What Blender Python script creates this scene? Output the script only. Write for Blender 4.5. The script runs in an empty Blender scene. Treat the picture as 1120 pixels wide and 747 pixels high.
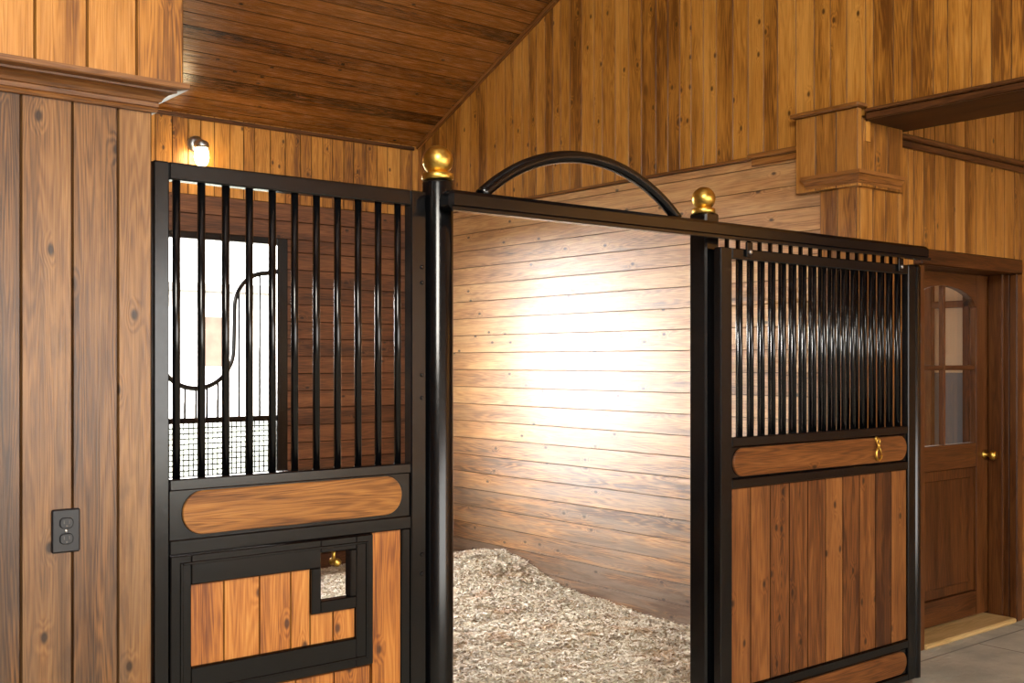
import bpy, math, random
import numpy as np
from itertools import product
from mathutils import Matrix, Vector
random.seed(7)
S = bpy.context.scene
C = S.collection
PI = math.pi
# ------------------------------------------------------------------ camera
FPX, HOR, CAMH = 1209.0, 395.0, 1.6
YAW = math.radians(39.06)
cam = bpy.data.cameras.new('camera'); co = bpy.data.objects.new('camera', cam); C.objects.link(co)
co.location = (0, 0, CAMH); co.rotation_euler = (PI/2, 0, -YAW)
cam.sensor_width = 36; cam.lens = FPX/1120*36; cam.shift_y = (HOR-373.5)/1120
cam.clip_start = .05
S.camera = co
try:
    S.view_settings.view_transform = 'Standard'
    S.view_settings.look = 'None'
except Exception: pass

# ------------------------------------------------------------------ mesh builder
class MB:
    def __init__(s): s.v = []; s.f = []; s.uv = []; s.r = []; s.sm = []; s.e = []
    def face(s, idx, uvs=None, r=0., smooth=False, edge=0.):
        s.f.append(tuple(idx)); s.uv.append(uvs or [(0, 0)]*len(idx)); s.r.append(r); s.sm.append(smooth); s.e.append(edge)
    def box(s, x0, x1, y0, y1, z0, z1, g=2, c=.003, top=None, r=None):
        lo = (min(x0, x1), min(y0, y1), min(z0, z1)); hi = (max(x0, x1), max(y0, y1), max(z0, z1))
        c = min(c, .45*min(h-l for h, l in zip(hi, lo)))
        r = random.random() if r is None else r
        ou, ov = random.random()*40, random.random()*40
        base = len(s.v); idx = {}
        for k in product((0, 1), repeat=3):
            for a in range(3):
                p = [(lo[i]+(0 if i == a else c)) if k[i] == 0 else (hi[i]-(0 if i == a else c)) for i in range(3)]
                idx[k+(a,)] = len(s.v)
                if top and k[2] == 1: p[2] = top(p[1]) - (0 if a == 2 else c)
                s.v.append(tuple(p))
        cen = Vector([sum(s.v[base+i][j] for i in range(24))/24 for j in range(3)])
        def add(ids, edge=0.):
            ps = [Vector(s.v[i]) for i in ids]
            n = (ps[1]-ps[0]).cross(ps[2]-ps[0])
            m = sum(ps, Vector())/len(ps)
            if n.dot(m-cen) < 0: ids = ids[::-1]; ps = ps[::-1]
            na = max(range(3), key=lambda i: abs(n[i]))
            ot = [i for i in range(3) if i != na]
            if g in ot: ua, va = g, [i for i in ot if i != g][0]
            else: ua, va = ot
            s.face(ids, [(p[ua]*(1 if na != g else .1)+ou, p[va]+ov+na*.37) for p in ps], r, False, edge)
        for a in range(3):
            b, d = [i for i in range(3) if i != a]
            for sd in (0, 1):
                q = []
                for kb, kd in ((0, 0), (1, 0), (1, 1), (0, 1)):
                    k = [0]*3; k[a] = sd; k[b] = kb; k[d] = kd; q.append(idx[tuple(k)+(a,)])
                add(q)
        for e in range(3):
            a, b = [i for i in range(3) if i != e]
            for sa, sb in product((0, 1), repeat=2):
                q = []
                for ke, ax in ((0, a), (1, a), (1, b), (0, b)):
                    k = [0]*3; k[e] = ke; k[a] = sa; k[b] = sb; q.append(idx[tuple(k)+(ax,)])
                add(q, 1.)
        for k in product((0, 1), repeat=3): add([idx[k+(0,)], idx[k+(1,)], idx[k+(2,)]], 1.)
        return s
    def lathe(s, prof, x, y, n=24, axis='Z', z0=0):
        b = len(s.v)
        for r, z in prof:
            for i in range(n):
                a = 2*PI*i/n; cx, sy = r*math.cos(a), r*math.sin(a)
                if axis == 'Z': s.v.append((x+cx, y+sy, z0+z))
                elif axis == 'Y': s.v.append((x+cx, y-z, z0+sy))   # grows towards -Y
        for j in range(len(prof)-1):
            for i in range(n):
                k = (i+1) % n
                s.face((b+j*n+i, b+j*n+k, b+(j+1)*n+k, b+(j+1)*n+i), None, .5, True)
        s.face(tuple(b+i for i in range(n))[::-1]); s.face(tuple(b+(len(prof)-1)*n+i for i in range(n)))
        return s
    def tube(s, pts, rad, n=12, closed=False):
        pts = [Vector(p) for p in pts]; N = len(pts); b = len(s.v)
        up = None
        for i, p in enumerate(pts):
            if closed: t = (pts[(i+1) % N]-pts[i-1]).normalized()
            else: t = (pts[min(i+1, N-1)]-pts[max(i-1, 0)]).normalized()
            if up is None:
                up = Vector((0, 0, 1)) if abs(t.z) < .9 else Vector((1, 0, 0))
            a = (up - t*up.dot(t)).normalized(); up = a; c = t.cross(a)
            for k in range(n):
                th = 2*PI*k/n; q = p+rad*(a*math.cos(th)+c*math.sin(th)); s.v.append(tuple(q))
        for i in range(N if closed else N-1):
            j = (i+1) % N
            for k in range(n):
                l = (k+1) % n
                s.face((b+i*n+k, b+i*n+l, b+j*n+l, b+j*n+k), None, .5, True)
        if not closed:
            s.face(tuple(b+k for k in range(n))[::-1]); s.face(tuple(b+(N-1)*n+k for k in range(n)))
        return s
    def prism(s, poly, y0, y1, ch=.004, g=0):
        # poly: (x,z) counter-clockwise seen from -Y; front face at y0 (towards camera)
        n = len(poly); b = len(s.v); r = random.random(); ou, ov = random.random()*40, random.random()*40
        ins = []
        for i in range(n):
            p0, p1, p2 = Vector(poly[i-1]), Vector(poly[i]), Vector(poly[(i+1) % n])
            d1 = (p1-p0).normalized(); d2 = (p2-p1).normalized()
            nn = (Vector((-d1.y, d1.x))+Vector((-d2.y, d2.x))).normalized()
            ins.append(p1+nn*ch)
        for (x, z) in poly: s.v.append((x, y1, z))
        for (x, z) in poly: s.v.append((x, y0+ch, z))
        for p in ins: s.v.append((p.x, y0, p.y))
        def uv(i):
            x, y, z = s.v[i]; return (x+ou, z+ov) if g == 0 else (z+ou, x+ov)
        for j in (0, 1):
            for i in range(n):
                k = (i+1) % n; q = (b+j*n+i, b+j*n+k, b+(j+1)*n+k, b+(j+1)*n+i)
                s.face(q, [uv(t) for t in q], r)
        q = tuple(b+2*n+i for i in range(n)); s.face(q, [uv(t) for t in q], r)
        q = tuple(b+i for i in range(n))[::-1]; s.face(q, [uv(t) for t in q], r)
        return s
    def build(s, name, mat, parent=None, mw=None):
        me = bpy.data.meshes.new(name)
        vs = [tuple(mw @ Vector(v)) for v in s.v] if mw else s.v
        me.from_pydata(vs, [], s.f)
        ul = me.uv_layers.new(name='UVMap')
        flat = [c for f in s.uv for p in f for c in p]
        ul.data.foreach_set('uv', flat)
        at = me.attributes.new('rnd', 'FLOAT', 'FACE'); at.data.foreach_set('value', s.r)
        at = me.attributes.new('seam', 'FLOAT', 'FACE'); at.data.foreach_set('value', s.e)
        me.polygons.foreach_set('use_smooth', s.sm)
        me.update(); me.validate()
        me.materials.append(mat)
        o = bpy.data.objects.new(name, me); C.objects.link(o)
        if parent: attach(o, parent)
        return o
def attach(o, p):
    o.parent = p
    o.matrix_parent_inverse = Matrix.Translation(-tot(p))
def tot(p):
    return Vector(p.location) if p.type == 'EMPTY' else Vector((0, 0, 0))
def thing(name, loc, label, cat, group=None):
    o = bpy.data.objects.new(name, None); C.objects.link(o); o.location = loc; o.empty_display_size = .1
    return tag(o, label, cat, group)
def tag(o, label, cat, group=None, kind=None):
    o['label'] = label; o['category'] = cat
    if group: o['group'] = group
    if kind: o['kind'] = kind
    return o
def struct(o, label=None, cat=None):
    o['kind'] = 'structure'
    if label: o['label'] = label
    if cat: o['category'] = cat
    return o
def shift_copy(o, dx, dz=0, dy=0):
    c = o.copy(); C.objects.link(c); c.parent = o.parent; c.matrix_parent_inverse = o.matrix_parent_inverse.copy()
    c.location = Vector(o.location)+Vector((dx, dy, dz)); return c

# ------------------------------------------------------------------ materials
class NT:
    def __init__(s, name):
        s.m = bpy.data.materials.new(name); s.m.use_nodes = True; s.t = s.m.node_tree
        s.b = s.t.nodes['Principled BSDF']
    def put(s, sock, v):
        if hasattr(v, 'is_output'): s.t.links.new(v, sock)
        else: sock.default_value = v
    def math(s, op, a, b=None, c=None, clamp=False):
        n = s.t.nodes.new('ShaderNodeMath'); n.operation = op; n.use_clamp = clamp
        for i, x in enumerate((a, b, c)):
            if x is not None: s.put(n.inputs[i], x)
        return n.outputs[0]
    def comb(s, x, y, z=0.):
        n = s.t.nodes.new('ShaderNodeCombineXYZ')
        for i, q in enumerate((x, y, z)): s.put(n.inputs[i], q)
        return n.outputs[0]
    def noise(s, vec, scale=1., detail=2., rough=.5, dist=0.):
        n = s.t.nodes.new('ShaderNodeTexNoise')
        if vec is not None: s.t.links.new(vec, n.inputs['Vector'])
        n.inputs['Scale'].default_value = scale; n.inputs['Detail'].default_value = detail
        n.inputs['Roughness'].default_value = rough; n.inputs['Distortion'].default_value = dist
        return n.outputs['Fac']
    def mapr(s, v, a, b, c=0., d=1.):
        n = s.t.nodes.new('ShaderNodeMapRange'); n.clamp = True; n.interpolation_type = 'SMOOTHSTEP'
        s.put(n.inputs[0], v)
        for i, q in enumerate((a, b, c, d)): n.inputs[i+1].default_value = q
        return n.outputs[0]
    def ramp(s, v, stops):
        n = s.t.nodes.new('ShaderNodeValToRGB'); e = n.color_ramp.elements
        while len(e) < len(stops): e.new(.5)
        for el, (p, c) in zip(e, stops): el.position = p; el.color = (*c, 1)
        s.put(n.inputs[0], v); return n.outputs[0]
    def mix(s, f, a, b):
        n = s.t.nodes.new('ShaderNodeMix'); n.data_type = 'RGBA'
        s.put(n.inputs[0], f)
        for i, q in ((6, a), (7, b)):
            s.put(n.inputs[i], q if hasattr(q, 'is_output') else (*q, 1))
        return n.outputs[2]
    def attr(s, nm):
        n = s.t.nodes.new('ShaderNodeAttribute'); n.attribute_name = nm; return n.outputs['Fac']
    def coord(s, w='Object'):
        return s.t.nodes.new('ShaderNodeTexCoord').outputs[w]
    def bump(s, h, st=.2, dist=.01, coat=False):
        n = s.t.nodes.new('ShaderNodeBump'); n.inputs['Strength'].default_value = st; n.inputs['Distance'].default_value = dist
        s.put(n.inputs['Height'], h); s.t.links.new(n.outputs[0], s.b.inputs['Normal'])
        if coat: s.t.links.new(n.outputs[0], s.b.inputs['Coat Normal'])
    def set(s, **k):
        for a, v in k.items():
            sock = s.b.inputs[a.replace('_', ' ')]
            s.put(sock, (*v, 1) if isinstance(v, tuple) and len(v) == 3 else v)
        return s.m
def wood(name, dark, mid, light, rough=.4, var=.5, streak=0., knot=1., bump=.15, coat=0., coatr=.25, spec=.5, seam=.75, blotch=0., greying=0.):
    n = NT(name)
    sp = n.t.nodes.new('ShaderNodeSeparateXYZ'); n.t.links.new(n.coord('UV'), sp.inputs[0])
    u, v = sp.outputs[0], sp.outputs[1]
    r = n.attr('rnd'); M = n.math
    vo = n.t.nodes.new('ShaderNodeTexVoronoi'); vo.voronoi_dimensions = '2D'; vo.inputs['Scale'].default_value = 1
    n.t.links.new(n.comb(M('MULTIPLY', u, 5.2), M('MULTIPLY', v, 9.)), vo.inputs['Vector'])
    d = vo.outputs['Distance']
    sc = n.t.nodes.new('ShaderNodeSeparateColor'); n.t.links.new(vo.outputs['Color'], sc.inputs[0])
    gate = M('GREATER_THAN', sc.outputs[0], 1-.2*knot)
    halo = M('MULTIPLY', gate, M('MAXIMUM', 0., M('SUBTRACT', .28, d)))
    n1 = n.noise(n.comb(M('MULTIPLY', u, .8), M('MULTIPLY', v, 13.), M('MULTIPLY', r, 20.)), detail=2)
    n1 = M('ADD', n1, M('MULTIPLY', halo, .45))
    rings = M('MULTIPLY_ADD', M('SINE', M('MULTIPLY', n1, 110.)), .5, .5)
    n2 = n.noise(n.comb(M('MULTIPLY', u, 7.), M('MULTIPLY', v, 300.)), detail=4)
    n3 = n.noise(n.comb(M('MULTIPLY', u, 1.5), M('MULTIPLY', v, 14.), M('MULTIPLY', r, 9.)), detail=6, rough=.6)
    t = M('ADD', M('MULTIPLY', rings, .17), M('ADD', M('MULTIPLY', n2, .68), M('MULTIPLY', n3, .95)))
    t = M('ADD', M('SUBTRACT', t, .40), M('MULTIPLY', M('SUBTRACT', r, .5), var), clamp=True)
    col = n.ramp(t, [(.22, dark), (.5, mid), (.80, light)])
    if blotch:
        bn = n.noise(n.comb(M('MULTIPLY', u, 3.2), M('MULTIPLY', v, 11.), M('MULTIPLY', r, 31.)), detail=5, rough=.6)
        col = n.mix(M('MULTIPLY', n.mapr(bn, .52, .74), blotch), col, tuple(q*1.2 for q in dark))
    if greying:
        # greyer colour in patches that thin out with height above the floor
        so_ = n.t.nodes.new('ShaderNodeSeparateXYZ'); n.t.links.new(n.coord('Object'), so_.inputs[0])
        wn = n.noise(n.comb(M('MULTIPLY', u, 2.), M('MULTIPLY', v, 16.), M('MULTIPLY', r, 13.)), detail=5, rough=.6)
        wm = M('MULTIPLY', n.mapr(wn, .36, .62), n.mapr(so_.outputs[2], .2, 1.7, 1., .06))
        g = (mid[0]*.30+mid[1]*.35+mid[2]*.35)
        col = n.mix(M('MULTIPLY', wm, greying), col, (g*.88, g*.64, g*.46))
    kn = M('MULTIPLY', gate, n.mapr(d, .04, .12, .9, 0.))
    col = n.mix(kn, col, tuple(q*.35 for q in dark))
    if streak:
        sn = n.noise(n.comb(M('MULTIPLY', u, .8), M('MULTIPLY', v, 34.), M('MULTIPLY', r, 5.)), detail=4)
        col = n.mix(M('MULTIPLY', n.mapr(sn, .5, .74), streak), col, tuple(q*.9 for q in dark))
    sm = M('MULTIPLY', n.attr('seam'), seam); ism = M('SUBTRACT', 1., sm)
    col = n.mix(sm, col, tuple(q*.35 for q in dark))
    n.bump(M('ADD', n2, M('ADD', M('MULTIPLY', rings, .3), M('MULTIPLY', n3, 2.))), bump, .004, coat > 0)
    return n.set(Base_Color=col, Roughness=M('MULTIPLY_ADD', n2, .2, rough-.1), Coat_Weight=M('MULTIPLY', ism, coat), Coat_Roughness=coatr, Specular_IOR_Level=M('MULTIPLY', ism, spec))
def plain(name, col, rough=.5, metal=0., var=.0, sc=20, bump=0., spec=.5):
    n = NT(name); no = n.noise(n.coord(), scale=sc, detail=4)
    a = tuple(c*(1-var) for c in col); b = tuple(min(1, c*(1+var)) for c in col)
    c = n.ramp(no, [(.3, a), (.7, b)])
    if bump: n.bump(no, bump, .005)
    return n.set(Base_Color=c, Roughness=n.math('MULTIPLY_ADD', no, .1, rough-.05), Metallic=metal, Specular_IOR_Level=spec)

M_left = wood('stained_pine_brown', (.045, .019, .006), (.180, .080, .023), (.29, .145, .047), rough=.34, var=.42, streak=.65, knot=1.6, coat=.2, spec=.4, blotch=.6, greying=.6)
M_gable = wood('stained_pine_amber', (.14, .048, .006), (.45, .186, .026), (.61, .292, .060), rough=.36, var=.42, streak=.4, knot=1.2, coat=.2, blotch=.42, seam=.7)
M_pil = wood('stained_pine_amber_dark', (.12, .040, .005), (.36, .147, .023), (.48, .22, .05), rough=.38, var=.34, streak=.35, coat=.1, blotch=.35, seam=.7)
M_stall = wood('stained_pine_horizontal', (.085, .036, .014), (.43, .200, .066), (.62, .36, .15), rough=.40, var=.7, streak=.35, knot=1.2, bump=.25, coat=1., coatr=.39, spec=.5, blotch=.4, greying=.75, seam=.65)
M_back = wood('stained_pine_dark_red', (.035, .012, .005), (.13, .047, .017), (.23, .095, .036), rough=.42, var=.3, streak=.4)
M_ceil = wood('stained_pine_ceiling', (.04, .012, .002), (.185, .064, .011), (.30, .115, .024), rough=.26, var=.42, streak=.35, coat=.6, coatr=.2)
M_trim = wood('stained_trim_wood', (.08, .027, .005), (.24, .090, .018), (.35, .155, .040), rough=.35, var=.2, knot=.2, seam=.3)
M_crown = wood('brown_crown_wood', (.06, .021, .005), (.165, .065, .016), (.26, .115, .032), rough=.35, var=.2, knot=.2, seam=.3)
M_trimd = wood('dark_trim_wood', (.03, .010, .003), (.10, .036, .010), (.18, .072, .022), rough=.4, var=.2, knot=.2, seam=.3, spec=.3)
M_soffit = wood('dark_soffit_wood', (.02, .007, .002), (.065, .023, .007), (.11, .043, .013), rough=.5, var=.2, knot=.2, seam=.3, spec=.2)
M_panel = wood('orange_pine_panel', (.14, .037, .005), (.42, .148, .021), (.58, .258, .054), rough=.4, var=.45, knot=1.6, blotch=.3)
M_door = wood('brown_pine_panel', (.045, .014, .004), (.165, .056, .013), (.29, .115, .030), rough=.42, var=.5, streak=.35, knot=1.8, blotch=.4, spec=.35)
M_oval = wood('oak_insert_board', (.09, .031, .006), (.28, .113, .024), (.41, .19, .050), rough=.38, var=.1, knot=.0, seam=.3, spec=.3)
M_oval2 = wood('dark_insert_board', (.05, .015, .004), (.16, .056, .013), (.27, .105, .029), rough=.4, var=.1, knot=.6, seam=.3, spec=.3)
M_entry = wood('entry_door_wood', (.03, .009, .002), (.090, .029, .007), (.145, .054, .014), rough=.33, var=.15, knot=.0, seam=.6, spec=.35)
M_sill = wood('yellow_sill_wood', (.34, .20, .07), (.54, .36, .14), (.66, .47, .22), rough=.5, var=.2, knot=.0, seam=.2)
M_black = plain('black_powder_coat', (.0025, .0027, .0032), .17, 0, .15, 60, 0, .45)
M_brass = plain('satin_brass', (.70, .46, .10), .36, 1., .3, 30)
M_steel = plain('zinc_steel', (.5, .5, .5), .35, 1., .1)
M_outlet = plain('black_plastic', (.010, .010, .012), .35, 0, .1)
M_slot = plain('dark_slot', (.12, .11, .10), .5)
M_wire = plain('grey_wire', (.06, .065, .06), .4, .6)
def glassmat():
    n = NT('window_glass'); return n.set(Base_Color=(.95, .97, .98), Roughness=.0, Transmission_Weight=1., IOR=1.45)
M_glass = glassmat()
def concrete():
    n = NT('worn_concrete'); c = n.coord()
    a = n.noise(c, 2.2, 8, .65); b = n.noise(c, 40., 3)
    br = n.t.nodes.new('ShaderNodeTexBrick'); n.t.links.new(c, br.inputs['Vector'])
    br.inputs['Scale'].default_value = 1.; br.inputs['Brick Width'].default_value = 1.2; br.inputs['Row Height'].default_value = .8
    br.inputs['Mortar Size'].default_value = .007
    br.inputs['Color1'].default_value = (.54, .52, .43, 1); br.inputs['Color2'].default_value = (.58, .56, .46, 1); br.inputs['Mortar'].default_value = (.24, .22, .18, 1)
    col = n.mix(n.math('MULTIPLY', n.mapr(a, .36, .68), .65), br.outputs[0], (.28, .28, .235))
    n.bump(n.math('ADD', n.math('MULTIPLY', a, 3.), b), .5, .015)
    return n.set(Base_Color=col, Roughness=.8)
M_floor = concrete()
def bedmat():
    n = NT('straw_shavings'); r = n.attr('rnd'); c = n.coord()
    col = n.ramp(r, [(0., (.21, .13, .065)), (.12, (.46, .36, .23)), (.42, (.69, .61, .47)), (.8, (.82, .77, .66)), (1., (.95, .92, .86))])
    pt = n.noise(c, 3.4, 5, .62)
    col = n.mix(n.math('MULTIPLY', n.mapr(pt, .54, .67), .62), col, (.40, .23, .10))
    return n.set(Base_Color=col, Roughness=.8)
M_bed = bedmat()
def emit(name, col, st):
    n = NT(name); return n.set(Base_Color=col, Emission_Color=col, Emission_Strength=st, Roughness=.3)
M_lamp = emit('glowing_glass', (1., .76, .42), 30.)
M_ground = plain('outdoor_gravel', (.36, .35, .33), .9, 0, .15, 3)
M_grass = plain('outdoor_grass', (.050, .058, .040), .95, 0, .3, 2)
M_out = plain('pale_siding', (.6, .58, .56), .8, 0, .05, 3)
M_roof = plain('pale_roofing', (.16, .15, .14), .8, 0, .1, 3)
M_outw = plain('brown_siding', (.085, .055, .04), .8, 0, .2, 3)
M_plaster = plain('pale_plaster', (.60, .56, .50), .8, 0, .08, 3)
M_blue = plain('blue_grey_reflection', (.13, .18, .27), .6, 0, .1, 3)  # stands in for the blue-grey reflection in the lower door panes

# ------------------------------------------------------------------ dimensions
XW, YB = 5.0, 7.375              # stall side wall, back wall
def ceil(y): return 3.325+.45*(YB-y)
CS = math.atan(.45)
MC = Matrix(((1, 0, 0, 0), (0, -math.cos(CS), -math.sin(CS), YB), (0, math.sin(CS), -math.cos(CS), ceil(YB)), (0, 0, 0, 1)))
def planks(mb, axis, a0, a1, w, mk, jitter=0.):
    """fill a0..a1 with boards of width w; mk(p0,p1) adds one"""
    p = a0
    while p < a1-1e-4:
        q = min(p+w*(1+random.uniform(-jitter, jitter)), a1)
        if a1-q < w*.3: q = a1
        mk(p, q); p = q

# ------------------------------------------------------------------ setting
f = MB(); f.box(-6, 12, -12, YB+.1, -.12, 0, g=0, c=.002); struct(f.build('floor', M_floor), 'worn concrete aisle floor', 'floor')
f = MB(); f.box(-60, 60, YB+.1, 28, -.2, -.06, g=0); struct(f.build('ground_grass', M_grass))
f = MB(); f.box(-60, 60, 28, 90, -.2, -.06, g=0); struct(f.build('ground_gravel', M_ground))

# side wall of the stall: horizontal boards to a ledge, vertical boards above
# (the board colour gets darker towards the floor)
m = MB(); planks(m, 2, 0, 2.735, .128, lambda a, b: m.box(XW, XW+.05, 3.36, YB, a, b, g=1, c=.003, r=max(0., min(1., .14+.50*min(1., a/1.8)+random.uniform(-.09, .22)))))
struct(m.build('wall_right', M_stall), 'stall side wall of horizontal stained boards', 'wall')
m = MB()
def gb(a, b):
    z0 = 2.735 if a >= 3.27 else 2.86
    m.box(XW+.012, XW+.06, a, b, z0, 5, g=2, c=.003, top=lambda y: ceil(y)-.002)
planks(m, 1, -1.05, 3.28, .10, gb, .25); planks(m, 1, 3.28, YB, .10, gb, .25)
struct(m.build('wall_gable', M_gable), 'high gable wall of vertical amber boards', 'wall')
m = MB()
m.box(XW-.02, XW+.012, 3.67, YB-.02, 2.735, 2.755, g=1, c=.005)
m.box(XW-.032, XW+.012, 3.6, 4.02, 2.738, 2.768, g=1, c=.006); m.box(XW-.018, XW+.002, 3.55, 4.0, 2.70, 2.738, g=1, c=.005)
struct(m.build('trim_1', M_trim), 'ledge trim between horizontal and vertical boards', 'trim')
# back wall with opening for the grille window
WX0, WX1, WZ0, WZ1 = 2.46, 3.84, .74, 2.50
m = MB()
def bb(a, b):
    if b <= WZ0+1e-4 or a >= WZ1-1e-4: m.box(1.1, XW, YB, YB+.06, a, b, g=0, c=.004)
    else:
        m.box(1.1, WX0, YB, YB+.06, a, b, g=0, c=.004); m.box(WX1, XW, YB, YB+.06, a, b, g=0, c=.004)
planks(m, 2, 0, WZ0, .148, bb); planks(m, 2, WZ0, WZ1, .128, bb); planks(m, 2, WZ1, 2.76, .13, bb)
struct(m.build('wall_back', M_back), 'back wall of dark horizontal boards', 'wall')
m = MB(); planks(m, 0, -4, XW+.05, .105, lambda a, b: m.box(a, b, YB+.005, YB+.06, 2.76, ceil(YB)+.02, g=2, c=.004), .2)
struct(m.build('wall_back_upper', M_gable), 'vertical boards above the back wall', 'wall')
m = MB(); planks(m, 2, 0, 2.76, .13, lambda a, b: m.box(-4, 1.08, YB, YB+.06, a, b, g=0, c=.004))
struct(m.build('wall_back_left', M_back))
# stall partition on the left, outside the frame
m = MB(); planks(m, 2, 0, 2.6, .13, lambda a, b: m.box(1.08, 1.13, 3.3, YB, a, b, g=1, c=.004))
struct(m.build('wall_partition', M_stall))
# barn shell behind the camera
m = MB(); planks(m, 1, -12, YB+.05, .3, lambda a, b: m.box(-4.1, -4.03, a, b, 0, 7.2, g=2, c=.004, top=(lambda y: (ceil(y) if y > -1.1 else ceil(-1.1)-.45*(-1.1-y)))))
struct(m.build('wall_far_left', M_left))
yr = -1.1; zr = ceil(yr)
m = MB(); planks(m, 1, 0, 10, .3, lambda a, b: m.box(-5, 9, a, b, -.03, 0, g=0, c=.004))
MR = Matrix(((-1, 0, 0, 5), (0, -math.cos(CS), math.sin(CS), yr), (0, -math.sin(CS), -math.cos(CS), zr), (0, 0, 0, 1)))
struct(m.build('ceiling_rear', M_ceil, mw=MR))
m = MB(); planks(m, 1, -12, -1.02, .3, lambda a, b: m.box(9.06, 9.12, a, b, 0, 7.2, g=2, c=.004, top=lambda y: ceil(-1.1)-.45*(-1.1-y)))
struct(m.build('wall_added_right', M_gable))  # unseen wall, added to keep bright sky out of the metal's reflections
# ceiling
m = MB(); planks(m, 1, -.05, 9.42, .115, lambda a, b: m.box(-4, XW+.06, a, b, -.03, 0, g=0, c=.004))
struct(m.build('ceiling', M_ceil, mw=MC), 'sloping ceiling of dark varnished boards', 'ceiling')
m = MB(); m.box(XW-.015, XW+.012, 0, 9, 0, .035, g=1, c=.005)
struct(m.build('trim_2', M_trim, mw=MC))
m = MB(); m.box(-4, XW-.03, YB-.018, YB+.005, ceil(YB)-.04, ceil(YB)-.012, g=0, c=.005)
struct(m.build('trim_3', M_trimd))
# left wall / wide column with crown moulding and box beam
m = MB()
es = [-4+.14*i for i in range(30)]+[.17, .30, .43, .56, .69, .818, .948, 1.0695, 1.164]
for a, b in zip(es[:-1], es[1:]):
    m.box(a, b, 3.03, 3.3, 0, 2.32, g=2, c=.004)
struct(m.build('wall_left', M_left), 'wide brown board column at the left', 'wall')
m = MB(); planks(m, 0, -4.025, 1.228, .1313, lambda a, b: m.box(a, b, 2.962, 3.38, 2.368, 3.1, g=2, c=.004), 0)
struct(m.build('wall_left_upper', M_pil))
def crown(mb, pts, x0, yb, xr):
    """crown moulding: pts (out, z) profile; runs along X on front face y=yb and returns round the end x=xr"""
    n = len(pts); b = len(mb.v)
    rings = [[(x0, yb-o, z) for o, z in pts], [(xr+o, yb-o, z) for o, z in pts], [(xr+o, yb+.3, z) for o, z in pts]]
    for R in rings: mb.v += R
    for j in range(2):
        for i in range(n-1):
            q = (b+j*n+i, b+(j+1)*n+i, b+(j+1)*n+i+1, b+j*n+i+1)
            mb.face(q, [((mb.v[t][0]+mb.v[t][1]), mb.v[t][2]*1.5+i*.3) for t in q], .4)
    mb.face(tuple(b+2*n+i for i in range(n)), None, .3)
m = MB(); crown(m, [(0, 2.292), (.010, 2.293), (.013, 2.300), (.010, 2.306), (.014, 2.308), (.014, 2.320), (.020, 2.322), (.024, 2.331), (.034, 2.340), (.046, 2.344), (.052, 2.345), (.052, 2.351), (.060, 2.352), (.076, 2.354), (.078, 2.358), (.078, 2.371), (0, 2.372)], -4, 3.03, 1.164)
struct(m.build('trim_4', M_crown), 'crown moulding at the top of the left column', 'trim')
# right pilaster at the passage opening
PX0, PX1, PY0, PY1 = 4.95, 5.42, 3.286, 3.67
m = MB()
planks(m, 1, PY0, PY1, .128, lambda a, b: m.box(PX0, PX0+.04, a, b, 2.5, 2.905, g=2, c=.004))
planks(m, 0, PX0+.04, PX1-.05, .118, lambda a, b: m.box(a, b, PY0, PY0+.044, 2.5, 2.86, g=2, c=.004))
planks(m, 1, PY0+.02, 3.53, .115, lambda a, b: m.box(PX0+.02, PX0+.05, a, b, 0, 2.52, g=2, c=.004))
planks(m, 0, PX0+.05, PX1-.03, .118, lambda a, b: m.box(a, b, PY0+.02, PY0+.05, 0, 2.52, g=2, c=.004))
struct(m.build('wall_pilaster', M_pil), 'board pilaster behind the sliding door', 'wall')
def cap(pr, z):
    mb = MB(); n = len(pr)
    rings = [[(PX0-o, 3.6+o*.5, zz+z) for o, zz in pr], [(PX0-o, PY0-o, zz+z) for o, zz in pr], [(PX1-.08+o*.2, PY0-o, zz+z) for o, zz in pr]]
    for R in rings: mb.v += R
    for j in range(2):
        for i in range(n-1):
            q = (j*n+i, (j+1)*n+i, (j+1)*n+i+1, j*n+i+1)
            mb.face(q, [((mb.v[t][0]+mb.v[t][1]), mb.v[t][2]*1.5+i*.3) for t in q], .4)
    mb.face(tuple(range(n))[::-1], None, .3); mb.face(tuple(2*n+i for i in range(n)), None, .3)
    return mb
pr = [(-.03, 0), (.004, .002), (.006, .014), (.012, .018), (.016, .032), (.024, .044), (.032, .047), (.034, .066), (-.03, .067)]
struct(cap(pr, 2.515).build('trim_5', M_trim), 'capital moulding round the pilaster', 'trim')
m = MB(); m.box(PX0-.03, PX0+.06, 3.265, PY1+.02, 2.905, 2.928, g=1, c=.006)
struct(m.build('trim_6', M_trim))
# passage header beam
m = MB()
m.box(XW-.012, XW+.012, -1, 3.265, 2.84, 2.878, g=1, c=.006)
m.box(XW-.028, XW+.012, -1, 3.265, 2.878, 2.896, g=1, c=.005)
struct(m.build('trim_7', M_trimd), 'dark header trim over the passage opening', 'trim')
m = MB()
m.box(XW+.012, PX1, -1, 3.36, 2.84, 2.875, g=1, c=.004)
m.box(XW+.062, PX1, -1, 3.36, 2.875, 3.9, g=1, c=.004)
struct(m.build('ceiling_soffit', M_soffit), 'dark underside of the passage header', 'ceiling')
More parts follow.
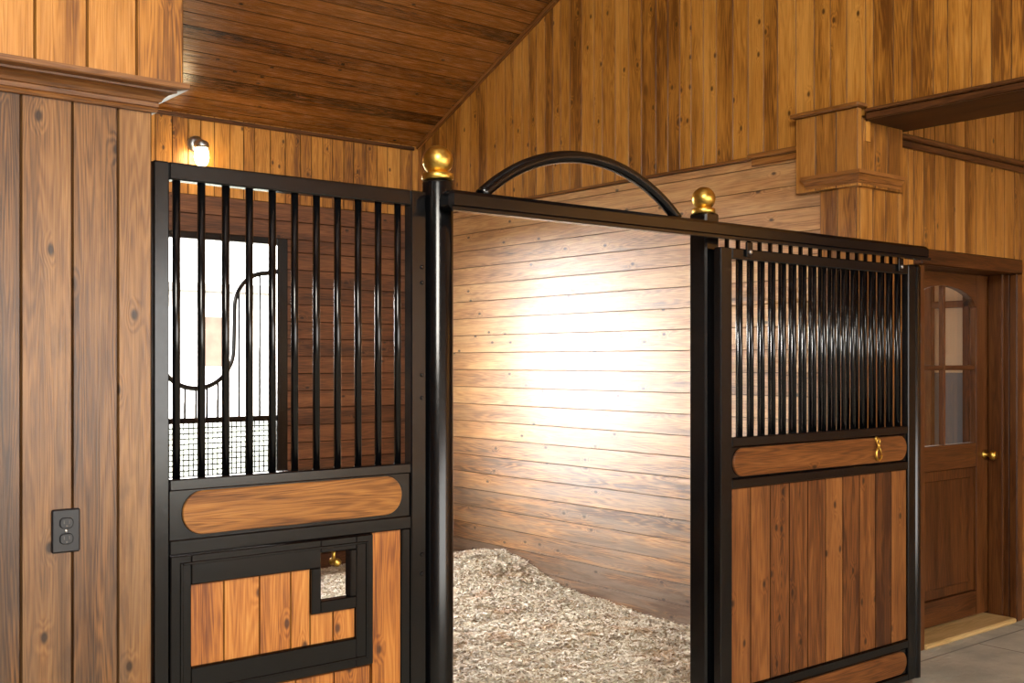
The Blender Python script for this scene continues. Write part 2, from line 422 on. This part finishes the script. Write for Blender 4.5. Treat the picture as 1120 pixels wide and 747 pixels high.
# passage wall with entry door
DX0, DX1, DY = 5.63, 6.672, 3.33
m = MB()
pw = lambda z0: (lambda a, b: m.box(a, b, DY, DY+.03, z0, 3.6, g=2, c=.004))
planks(m, 0, PX1-.04, DX0-.08, .112, pw(0), .1); planks(m, 0, DX0-.08, DX1+.07, .112, pw(2.22), .1); planks(m, 0, DX1+.07, 9.0, .112, pw(0), .1)
struct(m.build('wall_passage', M_pil), 'passage wall of vertical amber boards', 'wall')
m = MB(); m.box(PX1-.05, 9, DY-.04, DY, 2.80, 2.83, g=0, c=.008); m.box(PX1-.05, 9, DY-.02, DY, 2.76, 2.80, g=0, c=.006)
struct(m.build('trim_8', M_trimd))
m = MB(); planks(m, 1, -1, DY+3, .13, lambda a, b: m.box(XW+.3, 9.1, a, b, 3.6, 3.63, g=0))
struct(m.build('ceiling_passage', M_ceil))
m = MB(); planks(m, 1, -1, DY, .13, lambda a, b: m.box(9.0, 9.05, a, b, 0, 3.6, g=2))
struct(m.build('wall_passage_end', M_gable))
# entry door
d = thing('door_1', ((DX0+DX1)/2, DY+.16, .04), 'brown wooden door with arched four pane window', 'door'); struct(d)
m = MB()
m.box(DX0-.03, DX1+.075, DY-.02, DY+.03, 2.135, 2.225, g=0, c=.006)
m.box(DX1, DX1+.075, DY-.02, DY+.03, 0, 2.135, g=2, c=.006)
m.box(DX0-.085, DX0, DY-.02, DY+.03, 0, 2.135, g=2, c=.006)
m.box(DX1, DX1+.03, DY+.03, DY+.22, 0, 2.135, g=2); m.box(DX0-.03, DX0, DY+.03, DY+.22, 0, 2.135, g=2)
m.box(DX0-.03, DX1+.03, DY+.03, DY+.22, 2.135, 2.165, g=0)
m.box(DX1-.025, DX1, DY+.06, DY+.15, 0, 2.135, g=2)
m.build('door_frame', M_entry, d)
m = MB(); m.box(DX0, DX1-.02, DY-.03, DY+.2, 0, .03, g=0, c=.008); m.build('threshold', M_sill, d)
Y0, Y1 = DY+.155, DY+.2
gx0, gx1, gz0, gz1 = DX0+.16, DX1-.16, 1.10, 2.03
xc = (gx0+gx1)/2
leaf = MB()
leaf.box(DX0, gx0, Y0, Y1, .04, 2.13, g=2); leaf.box(gx1, DX1, Y0, Y1, .04, 2.13, g=2)
leaf.box(gx0, gx1, Y0, Y1, .95, gz0, g=0); leaf.box(gx0, gx1, Y0, Y1, .04, .19, g=0)
na = 14
arch = lambda x: 1.90+.15*math.sqrt(max(0, 1-((x-xc)/((gx1-gx0)/2))**2*.96))
xs = [gx0+(gx1-gx0)*i/na for i in range(na+1)]
leaf.prism([(x, arch(x)) for x in xs]+[(gx1, 2.13), (gx0, 2.13)], Y0, Y1, .003)
leaf.build('door_leaf', M_entry, d)
m = MB(); m.box(xc-.014, xc+.014, Y0+.006, Y1-.006, gz0, 2.05, g=2); m.box(gx0, gx1, Y0+.008, Y1-.008, 1.545, 1.575, g=0)
m.build('muntin', M_entry, d)
m = MB(); m.box(gx0-.01, gx1+.01, Y0+.02, Y0+.026, gz0-.01, 2.07, c=.001); m.build('glass_pane', M_glass, d)
m = MB(); m.box(gx0, gx1, Y0+.015, Y1-.01, .19, .95, g=2, c=.004); m.box(gx0+.05, gx1-.05, Y0+.009, Y0+.016, .25, .89, g=2, c=.004)
m.build('lower_panel', M_entry, d)
m = MB(); m.lathe([(.028, 0), (.028, .006), (.012, .012), (.012, .035), (.026, .045), (.032, .058), (.026, .072), (.008, .078)], DX1-.065, Y0, 20, 'Y', 1.02)
m.build('door_knob', M_brass, d)
# room behind the entry door, coloured to imitate reflections in the door panes: pale upper wall with a dark post, blue-grey lower wall
m = MB(); m.box(5.3, 9, 6.2, 6.25, 0, 3.6, c=.002); struct(m.build('wall_beyond', M_plaster))
m = MB(); m.box(9.0, 9.05, 4.5, 6.2, 1.5, 2.6, c=.002); struct(m.build('wall_beyond_side', M_plaster))
m = MB(); m.box(9.0, 9.05, 4.5, 6.2, 0, 1.5, c=.002); struct(m.build('wall_beyond_lower', M_blue))
m = MB(); m.box(8.94, 9.0, 5.20, 5.29, 0, 3.6, c=.005); m.box(8.95, 9.0, 4.5, 6.2, 2.06, 2.12, c=.005, g=1); m.box(8.95, 9.0, 4.86, 4.92, 0, 3.6, c=.005); struct(m.build('trim_9', M_trimd))

# back window / grille with yoke
w = thing('window_1', ((WX0+WX1)/2, YB, WZ0), 'open grille window with a dipped yoke in the back wall', 'window'); struct(w)
m = MB(); t = .085
m.box(WX0, WX0+t, YB-.03, YB+.05, WZ0, WZ1, c=.004); m.box(WX1-t, WX1, YB-.03, YB+.05, WZ0, WZ1, c=.004)
m.box(WX0+t, WX1-t, YB-.03, YB+.05, WZ1-.05, WZ1, c=.004); m.box(WX0+t, WX1-t, YB-.03, YB+.05, WZ0, WZ0+.06, c=.004)
m.box(WX0+t, WX1-t, YB-.01, YB+.03, 1.165, 1.205, c=.004)
m.build('window_frame', M_black, w)
xm = (WX0+WX1)/2; hw = (WX1-WX0)/2-t
def yk(sx):
    P = []
    for i in range(25):
        a = -PI/2+PI/2*i/24; P.append((.28*math.cos(a), 1.69+.28*math.sin(a)))
    P.append((.285, 1.9))
    for i in range(1, 17):
        a = PI-PI/2*i/16; P.append((.285+.25*(1+math.cos(a)), 1.98+.26*math.sin(a)))
    P.append((hw, 2.26))
    return [(xm+sx*p, YB+.01, z) for p, z in P]
L = yk(-1)[::-1]+yk(1)[1:]
MB().tube(L, .018, 10).build('yoke', M_black, w)
def ytop(x):
    a = abs(x-xm)
    if a < .28: return 1.69-math.sqrt(.28**2-a*a)
    if a < .535: return 1.98+.26*math.sqrt(max(0, 1-((a-.535)/.25)**2))
    return 2.24
k = 15
for i in range(k):
    x = xm-hw+2*hw*(i+.5)/k
    MB().tube([(x, YB+.01, 1.2), (x, YB+.01, ytop(x))], .0085, 8).build('grille_bar', M_black, w)
m = MB()
for i in range(34):
    x = xm-hw+2*hw*(i+.5)/34; m.tube([(x, YB+.01, WZ0+.05), (x, YB+.01, 1.17)], .0048, 6)
for i in range(11):
    z = WZ0+.06+i*.037; m.tube([(xm-hw, YB+.013, z), (xm+hw, YB+.013, z)], .0048, 6)
m.build('wire_mesh', M_wire, w)

# ------------------------------------------------------------------ outside
b = thing('outbuilding', (14, 32, -.06), 'low pale outbuilding seen outside through the grille window', 'building')
m = MB(); m.box(11.3, 18, 32, 36, -.06, 3.7, c=.01); m.build('wall', M_out, b)
m = MB(); m.box(11.1, 18.3, 31.6, 36.2, 3.7, 3.95, c=.02); m.build('roof', M_roof, b)
m = MB(); m.box(13.75, 14.55, 31.93, 32, 1.45, 2.95, c=.01); m.build('shutter', M_outw, b)

# ------------------------------------------------------------------ stall posts
YP = 3.08
def post(x, label, fin=True, h=2.215, r=.053, R=.051, square=False):
    p = thing('stall_post', (x, YP, 0), label, 'post')
    if square: m = MB(); m.box(x-.043, x+.043, YP-.05, YP+.043, 0, h, c=.008); m.build('shaft', M_black, p); r = .046
    else: m = MB(); m.lathe([(r, 0), (r, .014), (r, h-.012), (r-.004, h-.003), (r-.012, h)], x, YP, 32); m.build('shaft', M_black, p)
    if fin:
        m = MB(); m.lathe([(r-.001, 0), (r+.002, .003), (r+.002, .019), (r-.001, .022), (r-.010, .022), (r-.014, .024)], x, YP, 32, z0=h); m.build('collar', M_brass, p)
        zc = h+.014+R
        m = MB(); m.lathe([(max(.002, R*math.sin(PI*i/20)), -R*math.cos(PI*i/20)) for i in range(21)], x, YP, 32, z0=zc); m.build('ball_finial', M_brass, p)
    return p
post(2.174, 'black round post with brass ball between feed panel and open doorway', R=.0525)
post(3.53, 'square black post with brass ball beside the sliding door, behind the overhead rail', R=.049, square=True)
post(5.12, 'plain black end post without a ball at the sliding door edge', False, 2.09, .04)

# ------------------------------------------------------------------ feed panel (left)
def stadium(x0, x1, z0, z1, r, n=8):
    P = []
    for cx, cz, a0 in ((x0+r, z0+r, PI), (x1-r, z0+r, 1.5*PI), (x1-r, z1-r, 0), (x0+r, z1-r, .5*PI)):
        for i in range(n+1):
            a = a0+PI/2*i/n; P.append((cx+r*math.cos(a), cz+r*math.sin(a)))
    return P
fp = thing('feed_panel', (1.65, YP, 0), 'black barred stall panel with wooden feed door beside the left column', 'stall panel')
ya, yb = 3.058, 3.102
def part(nm, mat, par, *boxes, c=.004, g=2):
    m = MB()
    for bx in boxes: m.box(*bx, c=c, g=g)
    return m.build(nm, mat, par)
part('stile', M_black, fp, (1.180, 1.226, ya, yb, .02, 2.168))
part('stile', M_black, fp, (2.052, 2.112, ya, yb, .02, 2.168))
part('top_rail', M_black, fp, (1.226, 2.052, ya, yb, 2.118, 2.168))
part('middle_rail', M_black, fp, (1.226, 2.052, ya, yb, 1.228, 1.262))
part('backing_plate', M_black, fp, (1.226, 2.052, 3.066, 3.09, 1.080, 1.235))
part('lower_rail', M_black, fp, (1.226, 2.052, ya, yb, 1.044, 1.088))
part('bottom_rail', M_black, fp, (1.226, 2.052, ya, yb, .02, .10))
part('inner_stile', M_black, fp, (2.018, 2.052, ya+.006, yb, .10, 1.046))
b0 = MB().tube([(1.2547, YP, 1.255), (1.2547, YP, 2.125)], .0115, 14).build('grille_bar', M_black, fp)
for i in range(1, 11): shift_copy(b0, i*.0757)
MB().prism(stadium(1.266, 2.015, 1.098, 1.224, .0625), 3.058, 3.068, .002).build('insert_board', M_oval, fp)
m = MB()
planks(m, 0, 1.226, 1.90, .135, lambda a, b: m.box(a, b, 3.07, 3.095, .10, .618, g=2))
m.box(1.905, 2.018, 3.07, 3.095, .10, 1.046, g=2, r=.5)
m.build('lower_boards', M_panel, fp)
# feed door
fd = MB()
y0, y1 = 3.054, 3.09
fd.box(1.228, 1.290, y0, y1, .622, 1.042); fd.box(1.840, 1.902, y0, y1, .622, 1.042)
fd.box(1.290, 1.840, y0, y1, .622, .715)
fd.box(1.290, 1.712, y0, y1, .955, 1.042); fd.box(1.712, 1.840, y0, y1, 1.0, 1.042)
fd.box(1.679, 1.712, y0, y1, .812, .955); fd.box(1.712, 1.840, y0, y1, .812, .850); fd.box(1.818, 1.840, y0, y1, .850, 1.0)
fdo = fd.build('feed_door', M_black, fp)
m = MB()
m.box(1.256, 1.264, y0-.004, y0, .646, 1.022, c=.002); m.box(1.874, 1.882, y0-.004, y0, .646, 1.022, c=.002)
m.box(1.264, 1.874, y0-.004, y0, .646, .654, c=.002); m.box(1.264, 1.874, y0-.004, y0, 1.014, 1.022, c=.002)
m.build('bead', M_black, fdo)
m = MB()
xsn = [1.290, 1.394, 1.508, 1.612, 1.679]
for (a, b2), rr_ in zip(zip(xsn[:-1], xsn[1:]), (.35, .7, .5, .8)): m.box(a, b2, 3.066, 3.085, .715, .955, g=2, r=rr_)
m.box(1.679, 1.76, 3.066, 3.085, .715, .812, g=2, r=.8); m.box(1.76, 1.84, 3.066, 3.085, .715, .812, g=2, r=.55)
m.build('feed_door_boards', M_panel, fdo)
m = MB(); m.lathe([(.012, 0), (.012, .004), (.006, .008), (.006, .02), (.013, .028), (.013, .036), (.004, .042)], 1.768, 3.085, 16, 'Y', .965)
m.tube([(1.768, 3.075, .968), (1.768, 3.075, 1.004)], .006, 8)
m.build('latch_knob', M_brass, fdo)
for z in (1.914, 1.862, 1.554, 1.477, .954, .89):
    m = MB(); m.lathe([(.007, 0), (.007, .003), (.0045, .006)], 2.094, 3.059, 10, 'Y', z)
    m.build('bolt', M_black, fp)

# ------------------------------------------------------------------ overhead rail with arch
TX0, TX1 = 2.135, 5.065
tr = thing('overhead_rail', (3.65, 2.985, 2.1), 'black overhead sliding rail with a curved arch on top', 'rail')
m = MB(); m.box(TX0, TX1, 2.95, 3.022, 2.103, 2.168, c=.014); m.box(TX0, TX1, 2.944, 2.952, 2.098, 2.112, c=.002); m.build('track', M_black, tr)
ax0, ax1, hgt = 2.29, 3.268, .183
cx = (ax0+ax1)/2; hw2 = (ax1-ax0)/2; R = (hw2**2+hgt**2)/(2*hgt); th = math.asin(hw2/R)
pts = [(cx+R*math.sin(-th+2*th*i/48), 2.99, 2.165+hgt-R+R*math.cos(-th+2*th*i/48)) for i in range(49)]
MB().tube(pts, .0225, 16).build('arch', M_black, tr)

# ------------------------------------------------------------------ fixed panel behind the sliding door
fx = thing('fixed_panel', (4.35, YP, 0), 'black barred fixed stall panel standing behind the sliding door', 'stall panel')
ya, yb = 3.065, 3.1
part('top_rail', M_black, fx, (3.585, 5.078, ya, yb, 2.14, 2.18))
part('middle_rail', M_black, fx, (3.585, 5.078, ya, yb, 1.22, 1.27))
part('bottom_rail', M_black, fx, (3.585, 5.078, ya, yb, .02, .08))
b0 = MB().tube([(3.6044, YP, 1.26), (3.6044, YP, 2.15)], .0098, 12).build('grille_bar', M_black, fx)
for i in range(1, 20): shift_copy(b0, i*.0733)
m = MB(); planks(m, 0, 3.585, 5.078, .135, lambda a, b: m.box(a, b, 3.075, 3.09, .08, 1.22, g=2)); m.build('lower_boards', M_door, fx)

# ------------------------------------------------------------------ sliding door
sd = thing('sliding_door', (4.24, 2.99, 0), 'black barred sliding stall door with brown boards hanging open at right', 'stall door')
ya, yb = 2.968, 3.008
X0, X1 = 3.508, 4.965
A, B = 3.580, X1-.065
part('stile', M_black, sd, (X0, A, ya, yb, .04, 2.068))
part('stile', M_black, sd, (B, X1, ya, yb, .04, 2.068))
part('top_rail', M_black, sd, (A, B, ya, yb, 2.022, 2.068))
part('middle_rail', M_black, sd, (A, B, ya, yb, 1.245, 1.285))
part('backing_plate', M_black, sd, (A, B, 2.978, 3.0, 1.112, 1.245))
part('lower_rail', M_black, sd, (A, B, ya, yb, 1.072, 1.112))
part('kick_rail', M_black, sd, (A, B, ya, yb, .20, .24))
part('kick_plate', M_black, sd, (A, B, 2.978, 3.0, .075, .20))
part('bottom_rail', M_black, sd, (A, B, ya, yb, .04, .075))
nb = 17; stp = (B-A)/(nb+1)
b0 = MB().tube([(A+stp, 2.988, 1.28), (A+stp, 2.988, 2.03)], .0105, 14).build('grille_bar', M_black, sd)
for i in range(1, nb): shift_copy(b0, i*stp)
MB().prism(stadium(A+.012, B-.012, 1.120, 1.238, .0585), 2.970, 2.980, .002).build('insert_board', M_oval2, sd)
MB().prism(stadium(A+.012, B-.012, .083, .192, .054), 2.970, 2.980, .002).build('kick_board', M_oval2, sd)
m = MB(); planks(m, 0, A, B, .132, lambda a, b: m.box(a, b, 2.98, 3.0, .24, 1.072, g=2, c=.004)); m.build('lower_boards', M_door, sd)
for x in (3.68, 4.82):
    m = MB(); m.box(x-.02, x+.02, 2.957, 2.967, 2.035, 2.097, c=.002)
    h = m.build('roller_hanger', M_black, sd)
    m = MB(); m.lathe([(.009, 0), (.009, .006), (.004, .009)], x, 2.957, 8, 'Y', 2.055); m.build('bolt', M_steel, h)
# hanging brass snap hook: screw eye, swivel, J-shaped hook with its gate
hx, hz = B-.275, 1.19
m = MB(); m.lathe([(.013, 0), (.013, .004), (.006, .008)], hx, 2.970, 14, 'Y', hz+.042)
m.tube([(hx+.012*math.cos(a), 2.958, hz+.032+.012*math.sin(a)) for a in [2*PI*i/16 for i in range(16)]], .0036, 8, True)
m.tube([(hx, 2.957, hz+.022), (hx, 2.956, hz+.002)], .0075, 10)
J = [(hx-.004, hz+.002), (hx-.016, hz-.008), (hx-.023, hz-.024), (hx-.021, hz-.042), (hx-.010, hz-.054), (hx+.006, hz-.056), (hx+.018, hz-.047), (hx+.022, hz-.034)]
m.tube([(x, 2.955, z) for x, z in J], .0055, 10)
m.tube([(hx+.006, 2.955, hz+.000), (hx+.016, 2.955, hz-.016), (hx+.021, 2.955, hz-.032)], .0036, 8)
m.build('snap_hook', M_brass, sd)

# ------------------------------------------------------------------ outlet
ox, oz = .9296, 1.150
ou = thing('wall_outlet', (ox, 3.03, oz-.06), 'black electrical outlet with two sockets on the left column', 'outlet')
m = MB(); m.box(ox-.037, ox+.037, 3.022, 3.031, oz-.058, oz+.058, c=.004); m.build('cover_plate', M_outlet, ou)
for s in (-1, 1):
    z = oz+s*.021
    m = MB(); m.prism(stadium(ox-.0175, ox+.0175, z-.0145, z+.0145, .012, 6), 3.017, 3.023, .002)
    so = m.build('socket', M_outlet, ou)
    m = MB(); m.box(ox-.008, ox-.0055, 3.0162, 3.0172, z-.002, z+.008, c=.0003); m.box(ox+.0055, ox+.008, 3.0162, 3.0172, z-.002, z+.008, c=.0003)
    m.lathe([(.0028, 0), (.0026, .001)], ox, 3.0172, 8, 'Y', z-.008)
    m.build('slot', M_slot, so)
m = MB(); m.lathe([(.004, 0), (.004, .0015), (.002, .002)], ox, 3.022, 10, 'Y', oz); m.build('screw', M_steel, ou)

# ------------------------------------------------------------------ wall lamp
lx, lz = 3.145, 3.02
la = thing('wall_lamp', (lx, YB, lz), 'small glowing jar lamp high on the back wall', 'lamp')
m = MB(); m.lathe([(.06, 0), (.06, .015), (.03, .025), (.022, .03), (.022, .08)], lx, YB+.005, 20, 'Y', lz+.09); m.build('wall_mount', M_steel, la)
m = MB(); m.lathe([(.046, 0), (.052, .02), (.042, .045), (.02, .055)], lx, YB-.1, 20, z0=lz+.05); m.build('lamp_cap', M_steel, la)
m = MB(); m.lathe([(.008, -.075), (.026, -.070), (.042, -.05), (.050, -.015), (.048, .02), (.040, .045), (.036, .05)], lx, YB-.1, 20, z0=lz); m.build('glass_jar', M_lamp, la)

# ------------------------------------------------------------------ bedding
def bz(x, y):
    g = .185*np.exp(-(((x-5.0)/.8)**2+((y-6.3)/.66)**2))
    return .028+g+.016*np.sin(x*5.1+y*2.3)*np.sin(y*4.2-x*1.1)+.010*np.sin(x*13+y*9)*np.sin(y*15-x*7)
rs = np.random.RandomState(3)
xs = np.linspace(1.16, XW-.012, 110); ys = np.linspace(3.15, YB-.012, 120)
GX, GY = np.meshgrid(xs, ys)
GZ = bz(GX, GY)-.008+rs.uniform(-.006, .006, GX.shape)
verts = np.stack([GX, GY, GZ], -1).reshape(-1, 3)
ii = np.arange(len(ys)-1)[:, None]*len(xs)+np.arange(len(xs)-1)[None, :]
quads = np.stack([ii, ii+1, ii+1+len(xs), ii+len(xs)], -1).reshape(-1, 4)
N = 130000
fxx = rs.uniform(2.0, XW-.03, N); fyy = rs.uniform(3.16, YB-.03, N)
keep = (fxx > 2.0+.35*(fyy-3.2)); fxx = fxx[keep]; fyy = fyy[keep]; N = len(fxx)
fz = bz(fxx, fyy)+rs.uniform(-.004, .012, N)
L = rs.uniform(.007, .027, N); W = rs.uniform(.0018, .0060, N); A_ = rs.uniform(0, 2*PI, N); T = rs.uniform(-.45, .45, N); RO = rs.uniform(-.5, .5, N); CU = rs.uniform(0, .008, N)
dx, dy = np.cos(A_)*np.cos(T), np.sin(A_)*np.cos(T); dz = np.sin(T)
px, py, pz = -np.sin(A_)*np.cos(RO), np.cos(A_)*np.cos(RO), np.sin(RO)
vv = []
for sl, cu in ((-1, 0), (0, 1), (1, 0)):
    for sw in (-1, 1):
        vv.append(np.stack([fxx+dx*L*sl+px*W*sw, fyy+dy*L*sl+py*W*sw, np.maximum(.01, fz+dz*L*sl+pz*W*sw+CU*cu)], -1))
fv = np.stack(vv, 1)
fv[:, :, 0] = np.clip(fv[:, :, 0], 1.2, XW-.012); fv[:, :, 1] = np.clip(fv[:, :, 1], 3.13, YB-.012)
fv = fv.reshape(-1, 3)
b0 = len(verts)+np.arange(N)[:, None]*6
fq = np.concatenate([b0+np.array([0, 1, 3, 2]), b0+np.array([2, 3, 5, 4])], 1).reshape(-1, 4)
me = bpy.data.meshes.new('bedding')
me.from_pydata(np.concatenate([verts, fv]).tolist(), [], np.concatenate([quads, fq]).tolist())
rr = np.concatenate([rs.uniform(.05, .35, len(quads)), np.repeat(rs.uniform(0, 1, N), 2)])
at = me.attributes.new('rnd', 'FLOAT', 'FACE'); at.data.foreach_set('value', rr)
me.materials.append(M_bed)
bo = bpy.data.objects.new('bedding', me); C.objects.link(bo)
tag(bo, 'loose pale straw and wood shaving bedding heaped on the stall floor', 'bedding', kind='stuff')

# ------------------------------------------------------------------ light
# hazy sky, with a far-side glow added to throw glare on the stall wall
w = bpy.data.worlds.new('sky'); S.world = w; w.use_nodes = True
nt = w.node_tree; bg = nt.nodes['Background']
tc = nt.nodes.new('ShaderNodeTexCoord'); dp = nt.nodes.new('ShaderNodeVectorMath'); dp.operation = 'DOT_PRODUCT'
gd = Vector((-6.9, 7.4, 2.6)).normalized(); dp.inputs[1].default_value = gd
nt.links.new(tc.outputs['Generated'], dp.inputs[0])
mr = nt.nodes.new('ShaderNodeMapRange'); mr.interpolation_type = 'SMOOTHSTEP'; mr.clamp = True
nt.links.new(dp.outputs['Value'], mr.inputs[0])
for i, q in enumerate((.40, .96, 8.5, 80.)): mr.inputs[i+1].default_value = q
nt.links.new(mr.outputs[0], bg.inputs[1])
bg.inputs[0].default_value = (1., .975, .93, 1)
sl = bpy.data.lights.new('sun', 'SUN'); sl.energy = 25; sl.angle = .02; sl.color = (1, .95, .88)
so = bpy.data.objects.new('sun', sl); C.objects.link(so); so.location = (0, -20, 30)
so.rotation_euler = Vector((-.1, .64, -.76)).to_track_quat('-Z', 'Y').to_euler()
def area(nm, loc, to, size, e, col=(1, 1, 1)):
    l = bpy.data.lights.new(nm, 'AREA'); l.size = size; l.energy = e; l.color = col
    o = bpy.data.objects.new(nm, l); C.objects.link(o); o.location = loc
    o.rotation_euler = (Vector(to)-Vector(loc)).to_track_quat('-Z', 'Y').to_euler(); return o
area('fill_light', (-.8, -1.2, 4.2), (4.2, 4, 2.2), 1.8, 350, (1, .945, .84))  # unseen fill light added behind the camera to brighten the interior
